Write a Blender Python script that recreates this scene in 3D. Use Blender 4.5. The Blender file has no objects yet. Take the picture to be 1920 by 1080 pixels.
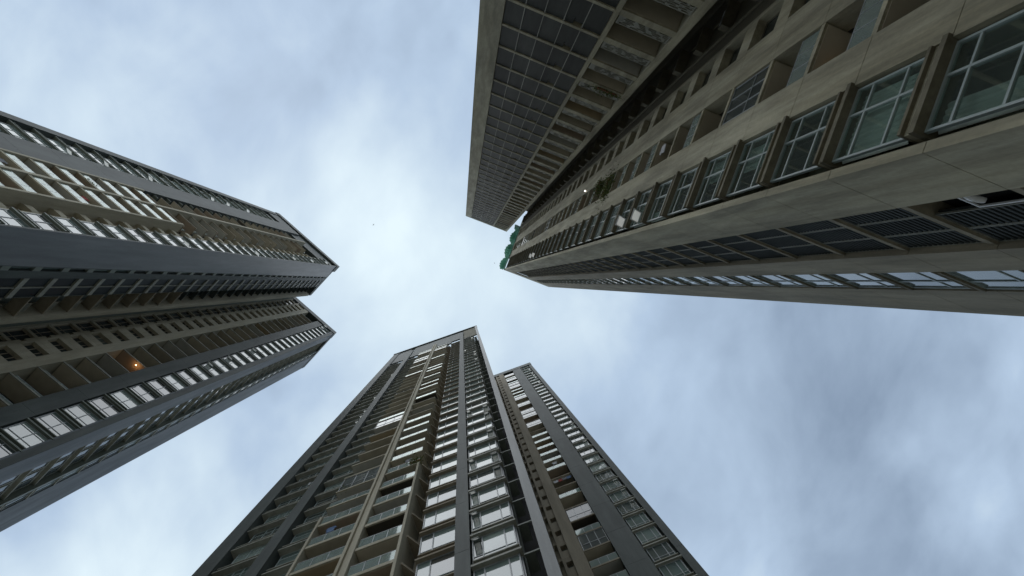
import bpy, bmesh, math, random
from mathutils import Matrix, Vector
random.seed(11)
R = math.radians
scene = bpy.context.scene
COL = scene.collection

# ------------------------------------------------------------------ camera
cam_d = bpy.data.cameras.new('camera')
cam = bpy.data.objects.new('camera', cam_d); COL.objects.link(cam)
cam_d.sensor_width = 36.0; cam_d.lens = 20.625; cam_d.clip_end = 5000; cam_d.clip_start = 0.05
EYE = 1.6
# looking almost straight up: columns = right, up, back
right = Vector((0.99629, 0.0, -0.08604)); down = Vector((-0.00094, 0.99994, -0.01087)); fwd = Vector((0.08603, 0.01091, 0.99623))
cam.matrix_world = Matrix(((right.x, -down.x, -fwd.x, 0), (right.y, -down.y, -fwd.y, 0), (right.z, -down.z, -fwd.z, EYE), (0, 0, 0, 1)))
scene.camera = cam

# ------------------------------------------------------------------ sky, sun, exposure
SUN_EL, SUN_AZ = 66.0, 222.0          # compass-free: azimuth in the x/y plane, degrees
world = bpy.data.worlds.new('World'); scene.world = world; world.use_nodes = True
nt = world.node_tree; N = nt.nodes; LK = nt.links; N.clear()
def wn(t, **k):
    n = N.new(t)
    for a, b in k.items(): setattr(n, a, b)
    return n
out = wn('ShaderNodeOutputWorld')
sky = wn('ShaderNodeTexSky', sky_type='NISHITA', sun_disc=False)
sky.sun_elevation = R(SUN_EL); sky.sun_rotation = R(90 - SUN_AZ); sky.altitude = 20; sky.dust_density = 0.6
bg_sky = wn('ShaderNodeBackground'); bg_sky.inputs['Strength'].default_value = 0.08
LK.new(sky.outputs[0], bg_sky.inputs[0])
tc = wn('ShaderNodeTexCoord')
sep = wn('ShaderNodeSeparateXYZ'); LK.new(tc.outputs['Generated'], sep.inputs[0])
zc = wn('ShaderNodeMath', operation='MAXIMUM'); LK.new(sep.outputs['Z'], zc.inputs[0]); zc.inputs[1].default_value = 0.12
dx = wn('ShaderNodeMath', operation='DIVIDE'); LK.new(sep.outputs['X'], dx.inputs[0]); LK.new(zc.outputs[0], dx.inputs[1])
dy = wn('ShaderNodeMath', operation='DIVIDE'); LK.new(sep.outputs['Y'], dy.inputs[0]); LK.new(zc.outputs[0], dy.inputs[1])
cmb = wn('ShaderNodeCombineXYZ'); LK.new(dx.outputs[0], cmb.inputs[0]); LK.new(dy.outputs[0], cmb.inputs[1])
def noise(scale, detail, rough, off, dist=0.0):
    mp = wn('ShaderNodeMapping'); mp.inputs['Location'].default_value = off
    mp.inputs['Rotation'].default_value = (0, 0, R(35)); mp.inputs['Scale'].default_value = (1.0, 0.72, 1.0)
    LK.new(cmb.outputs[0], mp.inputs[0])
    n = wn('ShaderNodeTexNoise'); n.inputs['Scale'].default_value = scale; n.inputs['Detail'].default_value = detail
    n.inputs['Roughness'].default_value = rough; n.inputs['Distortion'].default_value = dist
    LK.new(mp.outputs[0], n.inputs['Vector']); return n.outputs['Fac']
def mth(op, a, b=None):
    n = wn('ShaderNodeMath', operation=op)
    for i, v in enumerate((a, b)):
        if v is None: continue
        if isinstance(v, (int, float)): n.inputs[i].default_value = v
        else: LK.new(v, n.inputs[i])
    return n.outputs[0]
def blob(cx, cy, rad):
    """soft break in the cloud deck around a direction: 1 in the middle, 0 outside"""
    d = wn('ShaderNodeVectorMath', operation='DISTANCE'); LK.new(cmb.outputs[0], d.inputs[0]); d.inputs[1].default_value = (cx, cy, 0)
    m = wn('ShaderNodeMapRange', interpolation_type='SMOOTHSTEP'); LK.new(d.outputs['Value'], m.inputs[0])
    m.inputs[1].default_value = 0; m.inputs[2].default_value = rad; m.inputs[3].default_value = 1; m.inputs[4].default_value = 0
    return m.outputs[0]
big = noise(2.3, 4.0, 0.5, (1.9, 9.6, 0), 0.3)
mid = noise(5.5, 6.0, 0.56, (6.1, 6.6, 0), 0.3)
mix0 = mth('ADD', mth('MULTIPLY', big, 0.78), mth('MULTIPLY', mid, 0.30))
mix1 = mth('ADD', mix0, mth('MULTIPLY', blob(-0.16, -0.10, 0.33), 0.21))
mix1 = mth('ADD', mix1, mth('MULTIPLY', blob(-0.62, 0.44, 0.5), 0.15))
mix1 = mth('ADD', mix1, mth('MULTIPLY', blob(0.27, 0.12, 0.24), 0.08))
mix1 = mth('SUBTRACT', mix1, mth('MULTIPLY', blob(0.68, 0.32, 0.75), 0.15))
mix1 = mth('SUBTRACT', mix1, mth('MULTIPLY', blob(-0.62, -0.34, 0.6), 0.05))
ramp = wn('ShaderNodeValToRGB'); LK.new(mix1, ramp.inputs[0])
cr = ramp.color_ramp; cr.elements[0].position = 0.26; cr.elements[0].color = (0.185, 0.25, 0.35, 1)
cr.elements[1].position = 0.80; cr.elements[1].color = (0.76, 0.89, 0.95, 1)
e = cr.elements.new(0.54); e.color = (0.435, 0.555, 0.71, 1)
bg_cl = wn('ShaderNodeBackground'); LK.new(ramp.outputs[0], bg_cl.inputs[0]); bg_cl.inputs['Strength'].default_value = 0.97
mixs = wn('ShaderNodeMixShader'); mixs.inputs[0].default_value = 0.94
LK.new(bg_sky.outputs[0], mixs.inputs[1]); LK.new(bg_cl.outputs[0], mixs.inputs[2]); LK.new(mixs.outputs[0], out.inputs[0])

sun_d = bpy.data.lights.new('sun', 'SUN'); sun_d.energy = 1.4; sun_d.angle = R(80); sun_d.color = (1.0, 0.97, 0.92)
sun = bpy.data.objects.new('sun', sun_d); COL.objects.link(sun)
sdir = Vector((math.cos(R(SUN_EL)) * math.cos(R(SUN_AZ)), math.cos(R(SUN_EL)) * math.sin(R(SUN_AZ)), math.sin(R(SUN_EL))))
sun.rotation_euler = sdir.to_track_quat('Z', 'Y').to_euler(); sun.location = (0, 0, 300)
vs = scene.view_settings; vs.view_transform = 'Standard'; vs.look = 'None'; vs.exposure = 0.2; vs.gamma = 1.0; vs.use_curve_mapping = False
scene.cycles.max_bounces = 6; scene.cycles.transparent_max_bounces = 12

# ------------------------------------------------------------------ materials
MAT = {}
def base_mat(name):
    m = bpy.data.materials.new(name); m.use_nodes = True; MAT[name] = m
    return m, m.node_tree.nodes, m.node_tree.links, m.node_tree.nodes['Principled BSDF']
def surf(name, c1, c2, rough=0.8, streak=(0.9, 0.9, 0.10), rnd=0.0, spec=0.35, fine=9.0, bump=0.15, stain=0.0):
    """painted or bare masonry: two tones mixed by rain streaks and blotches, fine grain, a little shade variation per piece"""
    m, n, l, p = base_mat(name)
    geo = n.new('ShaderNodeNewGeometry'); mp = n.new('ShaderNodeMapping'); mp.inputs['Scale'].default_value = streak
    l.new(geo.outputs['Position'], mp.inputs[0])
    n1 = n.new('ShaderNodeTexNoise'); n1.inputs['Scale'].default_value = 1.1; n1.inputs['Detail'].default_value = 5; n1.inputs['Roughness'].default_value = 0.62
    l.new(mp.outputs[0], n1.inputs['Vector'])
    n2 = n.new('ShaderNodeTexNoise'); n2.inputs['Scale'].default_value = fine; n2.inputs['Detail'].default_value = 3
    l.new(geo.outputs['Position'], n2.inputs['Vector'])
    r = n.new('ShaderNodeMapRange'); l.new(n1.outputs['Fac'], r.inputs[0]); r.inputs[1].default_value = 0.35; r.inputs[2].default_value = 0.66
    mx = n.new('ShaderNodeMix'); mx.data_type = 'RGBA'; l.new(r.outputs[0], mx.inputs[0]); mx.inputs[6].default_value = (*c1, 1); mx.inputs[7].default_value = (*c2, 1)
    oi = n.new('ShaderNodeObjectInfo')
    a = n.new('ShaderNodeMath'); a.operation = 'MULTIPLY_ADD'; l.new(n2.outputs['Fac'], a.inputs[0]); a.inputs[1].default_value = 0.3; a.inputs[2].default_value = 0.85 - rnd / 2
    b = n.new('ShaderNodeMath'); b.operation = 'MULTIPLY_ADD'; l.new(oi.outputs['Random'], b.inputs[0]); b.inputs[1].default_value = rnd; l.new(a.outputs[0], b.inputs[2])
    val = b.outputs[0]
    if stain:
        n3 = n.new('ShaderNodeTexNoise'); n3.inputs['Scale'].default_value = 0.55; n3.inputs['Detail'].default_value = 6; n3.inputs['Roughness'].default_value = 0.7
        mp3 = n.new('ShaderNodeMapping'); mp3.inputs['Scale'].default_value = (2.4, 2.4, 0.3); l.new(geo.outputs['Position'], mp3.inputs[0]); l.new(mp3.outputs[0], n3.inputs['Vector'])
        r3 = n.new('ShaderNodeMapRange'); l.new(n3.outputs['Fac'], r3.inputs[0]); r3.inputs[1].default_value = 0.38; r3.inputs[2].default_value = 0.62
        r3.inputs[3].default_value = 1 - stain; r3.inputs[4].default_value = 1.0
        q = n.new('ShaderNodeMath'); q.operation = 'MULTIPLY'; l.new(val, q.inputs[0]); l.new(r3.outputs[0], q.inputs[1]); val = q.outputs[0]
    hv = n.new('ShaderNodeHueSaturation'); l.new(mx.outputs[2], hv.inputs['Color']); l.new(val, hv.inputs['Value'])
    l.new(hv.outputs[0], p.inputs['Base Color']); p.inputs['Roughness'].default_value = rough; p.inputs['Specular IOR Level'].default_value = spec
    if bump:
        bp = n.new('ShaderNodeBump'); bp.inputs['Strength'].default_value = bump; bp.inputs['Distance'].default_value = 0.01
        l.new(n2.outputs['Fac'], bp.inputs['Height']); l.new(bp.outputs[0], p.inputs['Normal'])
    return m
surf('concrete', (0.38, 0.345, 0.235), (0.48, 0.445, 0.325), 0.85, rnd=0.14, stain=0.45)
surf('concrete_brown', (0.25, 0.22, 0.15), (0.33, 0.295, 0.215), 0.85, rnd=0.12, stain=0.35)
surf('void_glass', (0.010, 0.013, 0.013), (0.02, 0.025, 0.024), 0.5, rnd=0.3, spec=0.15, bump=0.0)
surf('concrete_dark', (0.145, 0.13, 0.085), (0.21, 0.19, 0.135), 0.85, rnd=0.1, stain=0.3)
surf('beige', (0.36, 0.325, 0.235), (0.45, 0.41, 0.31), 0.8, rnd=0.12, stain=0.2)
surf('brown_render', (0.25, 0.21, 0.15), (0.33, 0.285, 0.21), 0.85, rnd=0.1, stain=0.2)
surf('slate', (0.054, 0.066, 0.060), (0.078, 0.091, 0.083), 0.6, streak=(0.5, 0.5, 0.16), rnd=0.16, spec=0.22, bump=0.06, stain=0.3)
surf('slate_sheen', (0.090, 0.10, 0.100), (0.15, 0.163, 0.160), 0.5, streak=(0.7, 0.7, 0.05), rnd=0.12, spec=0.5, bump=0.06, stain=0.25)  # lighter copy of slate, sky reflection put into its colour
surf('slate_pale', (0.14, 0.155, 0.168), (0.22, 0.235, 0.245), 0.7, streak=(0.7, 0.7, 0.05), spec=0.15, bump=0.06, stain=0.25)
surf('slate_green', (0.12, 0.138, 0.115), (0.17, 0.19, 0.16), 0.6, rnd=0.12, bump=0.05)
surf('ledge_grey', (0.25, 0.25, 0.205), (0.32, 0.32, 0.27), 0.6, rnd=0.2, bump=0.05, stain=0.25)
surf('metal_grey', (0.22, 0.24, 0.24), (0.30, 0.32, 0.32), 0.4, rnd=0.1, spec=0.6, bump=0.0)
surf('frame_teal', (0.24, 0.29, 0.28), (0.32, 0.37, 0.355), 0.35, rnd=0.1, spec=0.6, bump=0.0)
surf('louvre', (0.04, 0.047, 0.046), (0.06, 0.068, 0.066), 0.75, rnd=0.25, spec=0.12, bump=0.0)
surf('panel_dark', (0.036, 0.039, 0.034), (0.06, 0.063, 0.056), 0.7, rnd=0.4, spec=0.12, bump=0.03, stain=0.3)
surf('recess_shade', (0.018, 0.018, 0.017), (0.03, 0.03, 0.028), 0.9, bump=0.0)  # near-black wall colour stands in for shade inside gaps and recesses
surf('white_paint', (0.62, 0.63, 0.62), (0.74, 0.75, 0.74), 0.5, rnd=0.1, bump=0.0, stain=0.15)
surf('pipe_white', (0.38, 0.38, 0.36), (0.5, 0.5, 0.48), 0.5, bump=0.0)
surf('paving', (0.36, 0.34, 0.29), (0.46, 0.44, 0.39), 0.85, streak=(0.4, 0.4, 0.4), bump=0.1, stain=0.2)
surf('curtain', (0.42, 0.44, 0.41), (0.6, 0.62, 0.58), 0.9, streak=(9, 9, 0.3), rnd=0.3, bump=0.0)
surf('terracotta', (0.22, 0.10, 0.055), (0.30, 0.14, 0.08), 0.85)
surf('feather', (0.03, 0.03, 0.032), (0.06, 0.06, 0.06), 0.8, bump=0.0)
def ceil_mat(name, stops):
    m, n, l, p = base_mat(name)
    oi = n.new('ShaderNodeObjectInfo'); rp = n.new('ShaderNodeValToRGB'); rp.color_ramp.interpolation = 'CONSTANT'
    l.new(oi.outputs['Random'], rp.inputs[0]); els = rp.color_ramp.elements
    els[0].position = 0; els[0].color = (*stops[0][1], 1); els[1].position = stops[1][0]; els[1].color = (*stops[1][1], 1)
    for pos, c in stops[2:]:
        q = els.new(pos); q.color = (*c, 1)
    geo = n.new('ShaderNodeNewGeometry'); ns = n.new('ShaderNodeTexNoise'); ns.inputs['Scale'].default_value = 1.3; ns.inputs['Detail'].default_value = 5
    l.new(geo.outputs['Position'], ns.inputs['Vector'])
    a = n.new('ShaderNodeMath'); a.operation = 'MULTIPLY_ADD'; l.new(ns.outputs['Fac'], a.inputs[0]); a.inputs[1].default_value = 0.5; a.inputs[2].default_value = 0.72
    hv = n.new('ShaderNodeHueSaturation'); l.new(rp.outputs[0], hv.inputs['Color']); l.new(a.outputs[0], hv.inputs['Value'])
    l.new(hv.outputs[0], p.inputs['Base Color']); p.inputs['Roughness'].default_value = 0.75
ceil_mat('ceiling_mix', [(0, (0.46, 0.41, 0.31)), (0.34, (0.36, 0.32, 0.24)), (0.58, (0.32, 0.25, 0.18)), (0.72, (0.42, 0.41, 0.36)), (0.88, (0.05, 0.042, 0.03)), (0.95, (0.36, 0.28, 0.17))])
def glass_mat(name, stops, rough=0.04, ior=2.1):
    """window pane seen from outside: dark room or drawn curtain behind a reflecting sheet; which one differs per window"""
    ceil_mat(name, stops); m = MAT[name]; n, l = m.node_tree.nodes, m.node_tree.links; p = n['Principled BSDF']
    p.inputs['Roughness'].default_value = 0.6; p.inputs['Specular IOR Level'].default_value = 0.2
    p.inputs['Coat Weight'].default_value = 1.0; p.inputs['Coat Tint'].default_value = (0.9, 0.97, 0.94, 1); p.inputs['Coat Roughness'].default_value = rough; p.inputs['Coat IOR'].default_value = ior
    geo = n.new('ShaderNodeNewGeometry'); ns = n.new('ShaderNodeTexNoise'); ns.inputs['Scale'].default_value = 0.9; ns.inputs['Detail'].default_value = 1
    l.new(geo.outputs['Position'], ns.inputs['Vector'])
    bp = n.new('ShaderNodeBump'); bp.inputs['Strength'].default_value = 0.12; bp.inputs['Distance'].default_value = 0.03
    l.new(ns.outputs['Fac'], bp.inputs['Height']); l.new(bp.outputs[0], p.inputs['Coat Normal'])
glass_mat('glass', [(0, (0.05, 0.062, 0.058)), (0.28, (0.09, 0.12, 0.11)), (0.52, (0.15, 0.185, 0.17)), (0.76, (0.25, 0.285, 0.26)), (0.90, (0.045, 0.042, 0.036))])
glass_mat('glass_dark', [(0, (0.012, 0.016, 0.017)), (0.5, (0.02, 0.026, 0.027)), (0.78, (0.04, 0.048, 0.046)), (0.93, (0.09, 0.095, 0.085))], ior=1.45)
def clear_glass(name, tint, frost, ior=1.5):
    m, n, l, p = base_mat(name); n.remove(p); o = n['Material Output']
    tr = n.new('ShaderNodeBsdfTransparent'); tr.inputs[0].default_value = (*tint, 1)
    gl = n.new('ShaderNodeBsdfGlossy'); gl.inputs['Roughness'].default_value = 0.03; gl.inputs[0].default_value = (0.95, 1.0, 0.98, 1)
    df = n.new('ShaderNodeBsdfDiffuse'); df.inputs[0].default_value = (0.42, 0.48, 0.44, 1)
    fr = n.new('ShaderNodeFresnel')
    gb = n.new('ShaderNodeNewGeometry'); iv = n.new('ShaderNodeMapRange'); l.new(gb.outputs['Backfacing'], iv.inputs[0])   # same strength on both sides of the thin sheet
    iv.inputs[3].default_value = ior; iv.inputs[4].default_value = 1 / ior; l.new(iv.outputs[0], fr.inputs[0])
    m1 = n.new('ShaderNodeMixShader'); m1.inputs[0].default_value = frost; l.new(tr.outputs[0], m1.inputs[1]); l.new(df.outputs[0], m1.inputs[2])
    m2 = n.new('ShaderNodeMixShader'); l.new(fr.outputs[0], m2.inputs[0]); l.new(m1.outputs[0], m2.inputs[1]); l.new(gl.outputs[0], m2.inputs[2])
    l.new(m2.outputs[0], o.inputs[0])
clear_glass('rail_glass', (0.66, 0.76, 0.73), 0.42, 1.5)
clear_glass('frosted_glass', (0.9, 0.95, 0.95), 0.0, 1.4)
for _l in list(MAT['frosted_glass'].node_tree.nodes):
    if _l.type == 'BSDF_TRANSPARENT':
        _n = MAT['frosted_glass'].node_tree; _t = _n.nodes.new('ShaderNodeBsdfTranslucent'); _t.inputs[0].default_value = (0.95, 0.93, 0.88, 1)
        for _k in list(_l.outputs[0].links): _n.links.new(_t.outputs[0], _k.to_socket)
clear_glass('room_glass', (0.78, 0.85, 0.82), 0.05, 1.9)
def flat(name, c, rough=0.7, emit=0.0):
    m, n, l, p = base_mat(name); p.inputs['Base Color'].default_value = (*c, 1); p.inputs['Roughness'].default_value = rough
    if emit:
        p.inputs['Emission Color'].default_value = (*c, 1); p.inputs['Emission Strength'].default_value = emit
    nz = n.new('ShaderNodeTexNoise'); nz.inputs['Scale'].default_value = 6
    bp = n.new('ShaderNodeBump'); bp.inputs['Strength'].default_value = 0.1; l.new(nz.outputs['Fac'], bp.inputs['Height']); l.new(bp.outputs[0], p.inputs['Normal'])
flat('lamp_warm', (1.0, 0.55, 0.20), emit=9); flat('lamp_white', (1.0, 0.95, 0.85), emit=5)
def cloth_net():
    m, n, l, p = base_mat('green_net'); p.inputs['Base Color'].default_value = (0.035, 0.20, 0.13, 1); p.inputs['Roughness'].default_value = 0.8
    p.inputs['Alpha'].default_value = 0.78
    p.inputs['Transmission Weight'].default_value = 0.0
    nz = n.new('ShaderNodeTexNoise'); nz.inputs['Scale'].default_value = 1.5; rp = n.new('ShaderNodeValToRGB'); l.new(nz.outputs['Fac'], rp.inputs[0])
    rp.color_ramp.elements[0].color = (0.03, 0.22, 0.12, 1); rp.color_ramp.elements[1].color = (0.07, 0.38, 0.22, 1); l.new(rp.outputs[0], p.inputs['Base Color'])
cloth_net()
def leaf_mat():
    m, n, l, p = base_mat('leaf'); nz = n.new('ShaderNodeTexNoise'); nz.inputs['Scale'].default_value = 5
    geo = n.new('ShaderNodeNewGeometry'); l.new(geo.outputs['Position'], nz.inputs['Vector']); rp = n.new('ShaderNodeValToRGB'); l.new(nz.outputs['Fac'], rp.inputs[0])
    rp.color_ramp.elements[0].position = 0.35; rp.color_ramp.elements[0].color = (0.05, 0.075, 0.012, 1)
    rp.color_ramp.elements[1].position = 0.65; rp.color_ramp.elements[1].color = (0.15, 0.18, 0.03, 1); l.new(rp.outputs[0], p.inputs['Base Color']); p.inputs['Roughness'].default_value = 0.6
leaf_mat()
def fabric(name, c): surf(name, tuple(v * 0.8 for v in c), c, 0.9, streak=(6, 6, 1), bump=0.05)
for nm, c in (('cloth_white', (0.6, 0.6, 0.6)), ('cloth_blue', (0.12, 0.18, 0.30)), ('cloth_red', (0.30, 0.06, 0.05)), ('cloth_grey', (0.25, 0.25, 0.26))): fabric(nm, c)

# ------------------------------------------------------------------ mesh helpers
CACHE = {}; ABS = {}
def link(o, parent, pos):
    COL.objects.link(o)
    if parent is not None:
        o.parent = parent; pp = ABS.get(parent, Vector((0, 0, 0))); o.location = Vector(pos) - pp
        ABS[o] = Vector(pos)
    else: o.location = pos
    return o
def box_mesh(boxes, mat):
    key = (mat, tuple(tuple(round(v, 3) for v in b) for b in boxes))
    me = CACHE.get(key)
    if me: return me
    vs, fs = [], []
    for (x0, x1, y0, y1, z0, z1) in boxes:
        if x1 < x0: x0, x1 = x1, x0
        if y1 < y0: y0, y1 = y1, y0
        k = len(vs)
        vs += [(x0, y0, z0), (x1, y0, z0), (x1, y1, z0), (x0, y1, z0), (x0, y0, z1), (x1, y0, z1), (x1, y1, z1), (x0, y1, z1)]
        fs += [tuple(k + i for i in f) for f in ((0, 3, 2, 1), (4, 5, 6, 7), (0, 1, 5, 4), (1, 2, 6, 5), (2, 3, 7, 6), (3, 0, 4, 7))]
    me = bpy.data.meshes.new('mesh'); me.from_pydata(vs, [], fs); me.materials.append(MAT[mat]); CACHE[key] = me
    return me
def raw_mesh(vs, fs, mat, smooth=False):
    me = bpy.data.meshes.new('mesh'); me.from_pydata(vs, [], fs); me.materials.append(MAT[mat]); me.update()
    bm = bmesh.new(); bm.from_mesh(me); bmesh.ops.recalc_face_normals(bm, faces=bm.faces); bm.to_mesh(me); bm.free()
    if smooth: me.polygons.foreach_set('use_smooth', [True] * len(me.polygons))
    return me
def tag(o, label, cat, group=None):
    o['label'] = label; o['category'] = cat
    if group: o['group'] = group
    return o
class Face:
    """one facade of a tower: s runs along the wall, d points outward, z up (z counted from the eye height)"""
    def __init__(self, root, o, sd, nd): self.r, self.o, self.s, self.n = root, o, sd, nd
    def xy(self, s, d): return (self.o[0] + s * self.s[0] + d * self.n[0], self.o[1] + s * self.s[1] + d * self.n[1])
    def vec(self, s, d): return (s * self.s[0] + d * self.n[0], s * self.s[1] + d * self.n[1])
    def el(self, name, boxes, mat, s, z, d=0.0, parent=None):
        """boxes (s0,s1,d0,d1,z0,z1) relative to the anchor (s,d,z)"""
        bb = []
        for (s0, s1, d0, d1, z0, z1) in boxes:
            a = self.vec(s0, d0); b = self.vec(s1, d1); bb.append((a[0], b[0], a[1], b[1], z0, z1))
        x, y = self.xy(s, d)
        return link(bpy.data.objects.new(name, box_mesh(bb, mat)), parent or self.r, (x, y, z + EYE))
    def box(self, name, mat, s0, s1, d0, d1, z0, z1, parent=None):
        return self.el(name, [(0, s1 - s0, 0, d1 - d0, 0, z1 - z0)], mat, s0, z0, d0, parent)
    def clad(self, mat, s0, s1, d0, d1, z0, z1, step=5.9):
        """tall strip faced with storey-high cladding panels, thin open joints between them over a solid core"""
        self.box('column_core', mat, s0 + 0.02, s1 - 0.02, d0, d1 - 0.03, z0, z1 - 0.02)
        z = max(z0, 3.0) if z1 > 10 else z0
        self.box('cladding_panel', mat, s0, s1, d1 - 0.045, d1, z0, z - 0.02)
        while z < z1 - 0.1:
            t = min(z + step, z1); self.box('cladding_panel', mat, s0, s1, d1 - 0.045, d1, z, t - 0.02); z = t
    def prism(self, name, mat, pts, s, z0, z1, parent=None):
        """plan polygon of (s,d) points pulled up from z0 to z1"""
        key = ('prism', mat, self.s, self.n, tuple(pts), round(z1 - z0, 3)); me = CACHE.get(key)
        if not me:
            v = [(*self.vec(a, b), 0) for a, b in pts] + [(*self.vec(a, b), z1 - z0) for a, b in pts]; k = len(pts)
            me = raw_mesh(v, [tuple(range(k)), tuple(range(k, 2 * k))] + [(i, (i + 1) % k, (i + 1) % k + k, i + k) for i in range(k)], mat); CACHE[key] = me
        x, y = self.xy(s, 0)
        return link(bpy.data.objects.new(name, me), parent or self.r, (x, y, z0 + EYE))

def window(F, name, s0, s1, z0, z1, d, cols=(0.5,), rows=(), glass='glass', frame='frame_teal', fw=0.06, split=False, depth=0.08, bars=()):
    """frame with mullions (one mesh) and its panes as sub-parts"""
    w, h = s1 - s0, z1 - z0
    bx = [(0, w, -depth, 0, 0, fw), (0, w, -depth, 0, h - fw, h), (0, fw, -depth, 0, fw, h - fw), (w - fw, w, -depth, 0, fw, h - fw)]
    cs = [0.0] + [c * w for c in cols] + [w]; rs = [0.0] + [r * h for r in rows] + [h]
    for c in cs[1:-1]: bx.append((c - fw / 2, c + fw / 2, -depth, -0.004, fw, h - fw))
    for r in rs[1:-1]: bx.append((fw, w - fw, -depth + 0.01, -0.008, r - fw / 2, r + fw / 2))
    for r in bars: bx.append((fw, w - fw, -depth + 0.02, -0.01, r * h - 0.015, r * h + 0.015))
    o = F.el(name, bx, frame, s0, z0, d)
    if split:
        for i in range(len(cs) - 1):
            for j in range(len(rs) - 1):
                F.box('pane', glass, s0 + cs[i] + fw / 2, s0 + cs[i + 1] - fw / 2, d - depth * 0.6, d - depth * 0.6 + 0.012, z0 + rs[j] + fw / 2, z0 + rs[j + 1] - fw / 2, o)
    else:
        F.box('pane', glass, s0 + fw / 2, s1 - fw / 2, d - depth * 0.6, d - depth * 0.6 + 0.012, z0 + fw / 2, z1 - fw / 2, o)
    return o
def open_sash(F, parent, s0, s1, ztop, h, d, ang, glass='frosted_glass'):
    """casement hinged at its top edge, pushed outward"""
    w = s1 - s0; fw = 0.05
    bx = [(0, w, 0, 0.04, -fw, 0), (0, w, 0, 0.04, -h, -h + fw), (0, fw, 0, 0.04, -h + fw, -fw), (w - fw, w, 0, 0.04, -h + fw, -fw)]
    o = F.el('sash', bx, 'white_paint', s0, ztop, d, parent)
    ax = Vector((*F.s, 0)); n = Vector((*F.n, 0))
    q = Matrix.Rotation(R(ang), 4, ax)
    if (q @ Vector((0, 0, -1))).dot(n) < 0: q = Matrix.Rotation(R(-ang), 4, ax)
    a = F.vec(fw, 0.015); b = F.vec(w - fw, 0.025)
    me = o.data
    key = ('sash', round(w, 3), round(h, 3), F.s, F.n, glass); m2 = CACHE.get(key)
    if not m2:
        m2 = me.copy(); bm = bmesh.new(); bm.from_mesh(m2); m2.materials.append(MAT[glass])
        x0, x1 = sorted((a[0], b[0])); y0, y1 = sorted((a[1], b[1]))
        vs = [bm.verts.new((x, y, z)) for z in (-h + fw, -fw) for (x, y) in ((x0, y0), (x1, y0), (x1, y1), (x0, y1))]
        for f in ((0, 3, 2, 1), (4, 5, 6, 7), (0, 1, 5, 4), (1, 2, 6, 5), (2, 3, 7, 6), (3, 0, 4, 7)):
            g = bm.faces.new([vs[i] for i in f]); g.material_index = 1
        bm.to_mesh(m2); bm.free(); CACHE[key] = m2
    o.data = m2; o.rotation_euler = q.to_euler()
    return o
def bay(F, name, s0, s1, zs, p, dg, dl, ls0, ls1, t=0.14, gap=0.55, glass='glass', ledge='ledge_grey', split=False, cols=(0.62,), rows=(0.28, 0.78), frame='frame_teal', gapmat=None):
    """storey of a bay strip: head slab at zs, spandrel, sill slab, then the window up to the next head"""
    F.box('head_ledge', ledge, ls0, ls1, dg - 0.25, dl, zs, zs + t)
    if gapmat: F.box('spandrel', gapmat, s0, s1, dg - 0.25, dg + 0.05, zs + t, zs + gap)
    F.box('sill_ledge', ledge, ls0 + 0.08, ls1 - 0.08, dg - 0.25, dl - 0.06, zs + gap, zs + gap + t * 0.6)
    return window(F, name, s0, s1, zs + gap + t * 0.6, zs + p, dg, cols, rows, glass, frame, split=split)
def balcony(F, s0, s1, zs, dback, dfront, rail='glass', edge='beige', t=0.28, p=3.0, ceil='ceiling_mix', door='glass_dark', rail_h=1.0, inset=0.06):
    b = F.box('balcony', edge, s0, s1, dback, dfront, zs, zs + t)
    F.box('ceiling', ceil, s0 + 0.05, s1 - 0.05, dback + 0.05, dfront - 0.09, zs - 0.03, zs - 0.003, b)
    if rail == 'glass':
        w = s1 - s0 - 0.1; n = 3
        F.el('railing', [(i * w / n + 0.012, (i + 1) * w / n - 0.012, 0, 0.012, 0.04, rail_h) for i in range(n)], 'rail_glass', s0 + 0.05, zs + t, dfront - inset, b)
        F.el('handrail', [(0, w, -0.02, 0.035, rail_h, rail_h + 0.05)] + [(i * w / n - 0.02, i * w / n + 0.02, 0.014, 0.035, 0, rail_h) for i in range(1, n)], 'metal_grey', s0 + 0.05, zs + t, dfront - inset - 0.02, b)
    elif rail == 'enclosed':
        w = s1 - s0 - 0.1; h = p - t - 0.02
        F.el('handrail', [(0, w, -0.04, 0.02, 0, 0.06), (0, w, -0.04, 0.02, 1.0, 1.05), (0, w, -0.04, 0.02, h - 0.06, h)] + [(i * w / 3 - 0.025 + (0.025 if i == 0 else (-0.025 if i == 3 else 0)), i * w / 3 + 0.025 + (0.025 if i == 0 else (-0.025 if i == 3 else 0)), -0.036, 0.016, 0.06, h - 0.06) for i in range(4)], 'metal_grey', s0 + 0.05, zs + t, dfront - inset, b)
        F.box('glazing', 'glass_dark', s0 + 0.06, s1 - 0.06, dfront - inset - 0.016, dfront - inset - 0.004, zs + t + 0.03, zs + t + h - 0.03, b)
    if door: F.box('balcony_door', door, s0 + 0.15, s1 - 0.15, dback + 0.02, dback + 0.06, zs + t, zs + p - 0.15, b)
    return b
def louvre_panel(F, s0, s1, z0, z1, d, n, mat='louvre', frame='metal_grey', name='louvre_panel', fw=0.035):
    w, h = s1 - s0, z1 - z0
    o = F.el(name, [(0, w, -0.05, 0, 0, fw), (0, w, -0.05, 0, h - fw, h), (0, fw, -0.05, 0, fw, h - fw), (w - fw, w, -0.05, 0, fw, h - fw)], frame, s0, z0, d)
    st = (h - 2 * fw) / n
    b = F.el('louvre_blades', [(fw, w - fw, -0.07, -0.012, fw + i * st + st * 0.25, fw + i * st + st * 0.7) for i in range(n)], mat, s0, z0, d, o)
    b['kind'] = 'stuff'
    F.box('backing', 'panel_dark', s0 + fw, s1 - fw, d - 0.14, d - 0.10, z0 + fw, z1 - fw, o)
    return o
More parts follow.
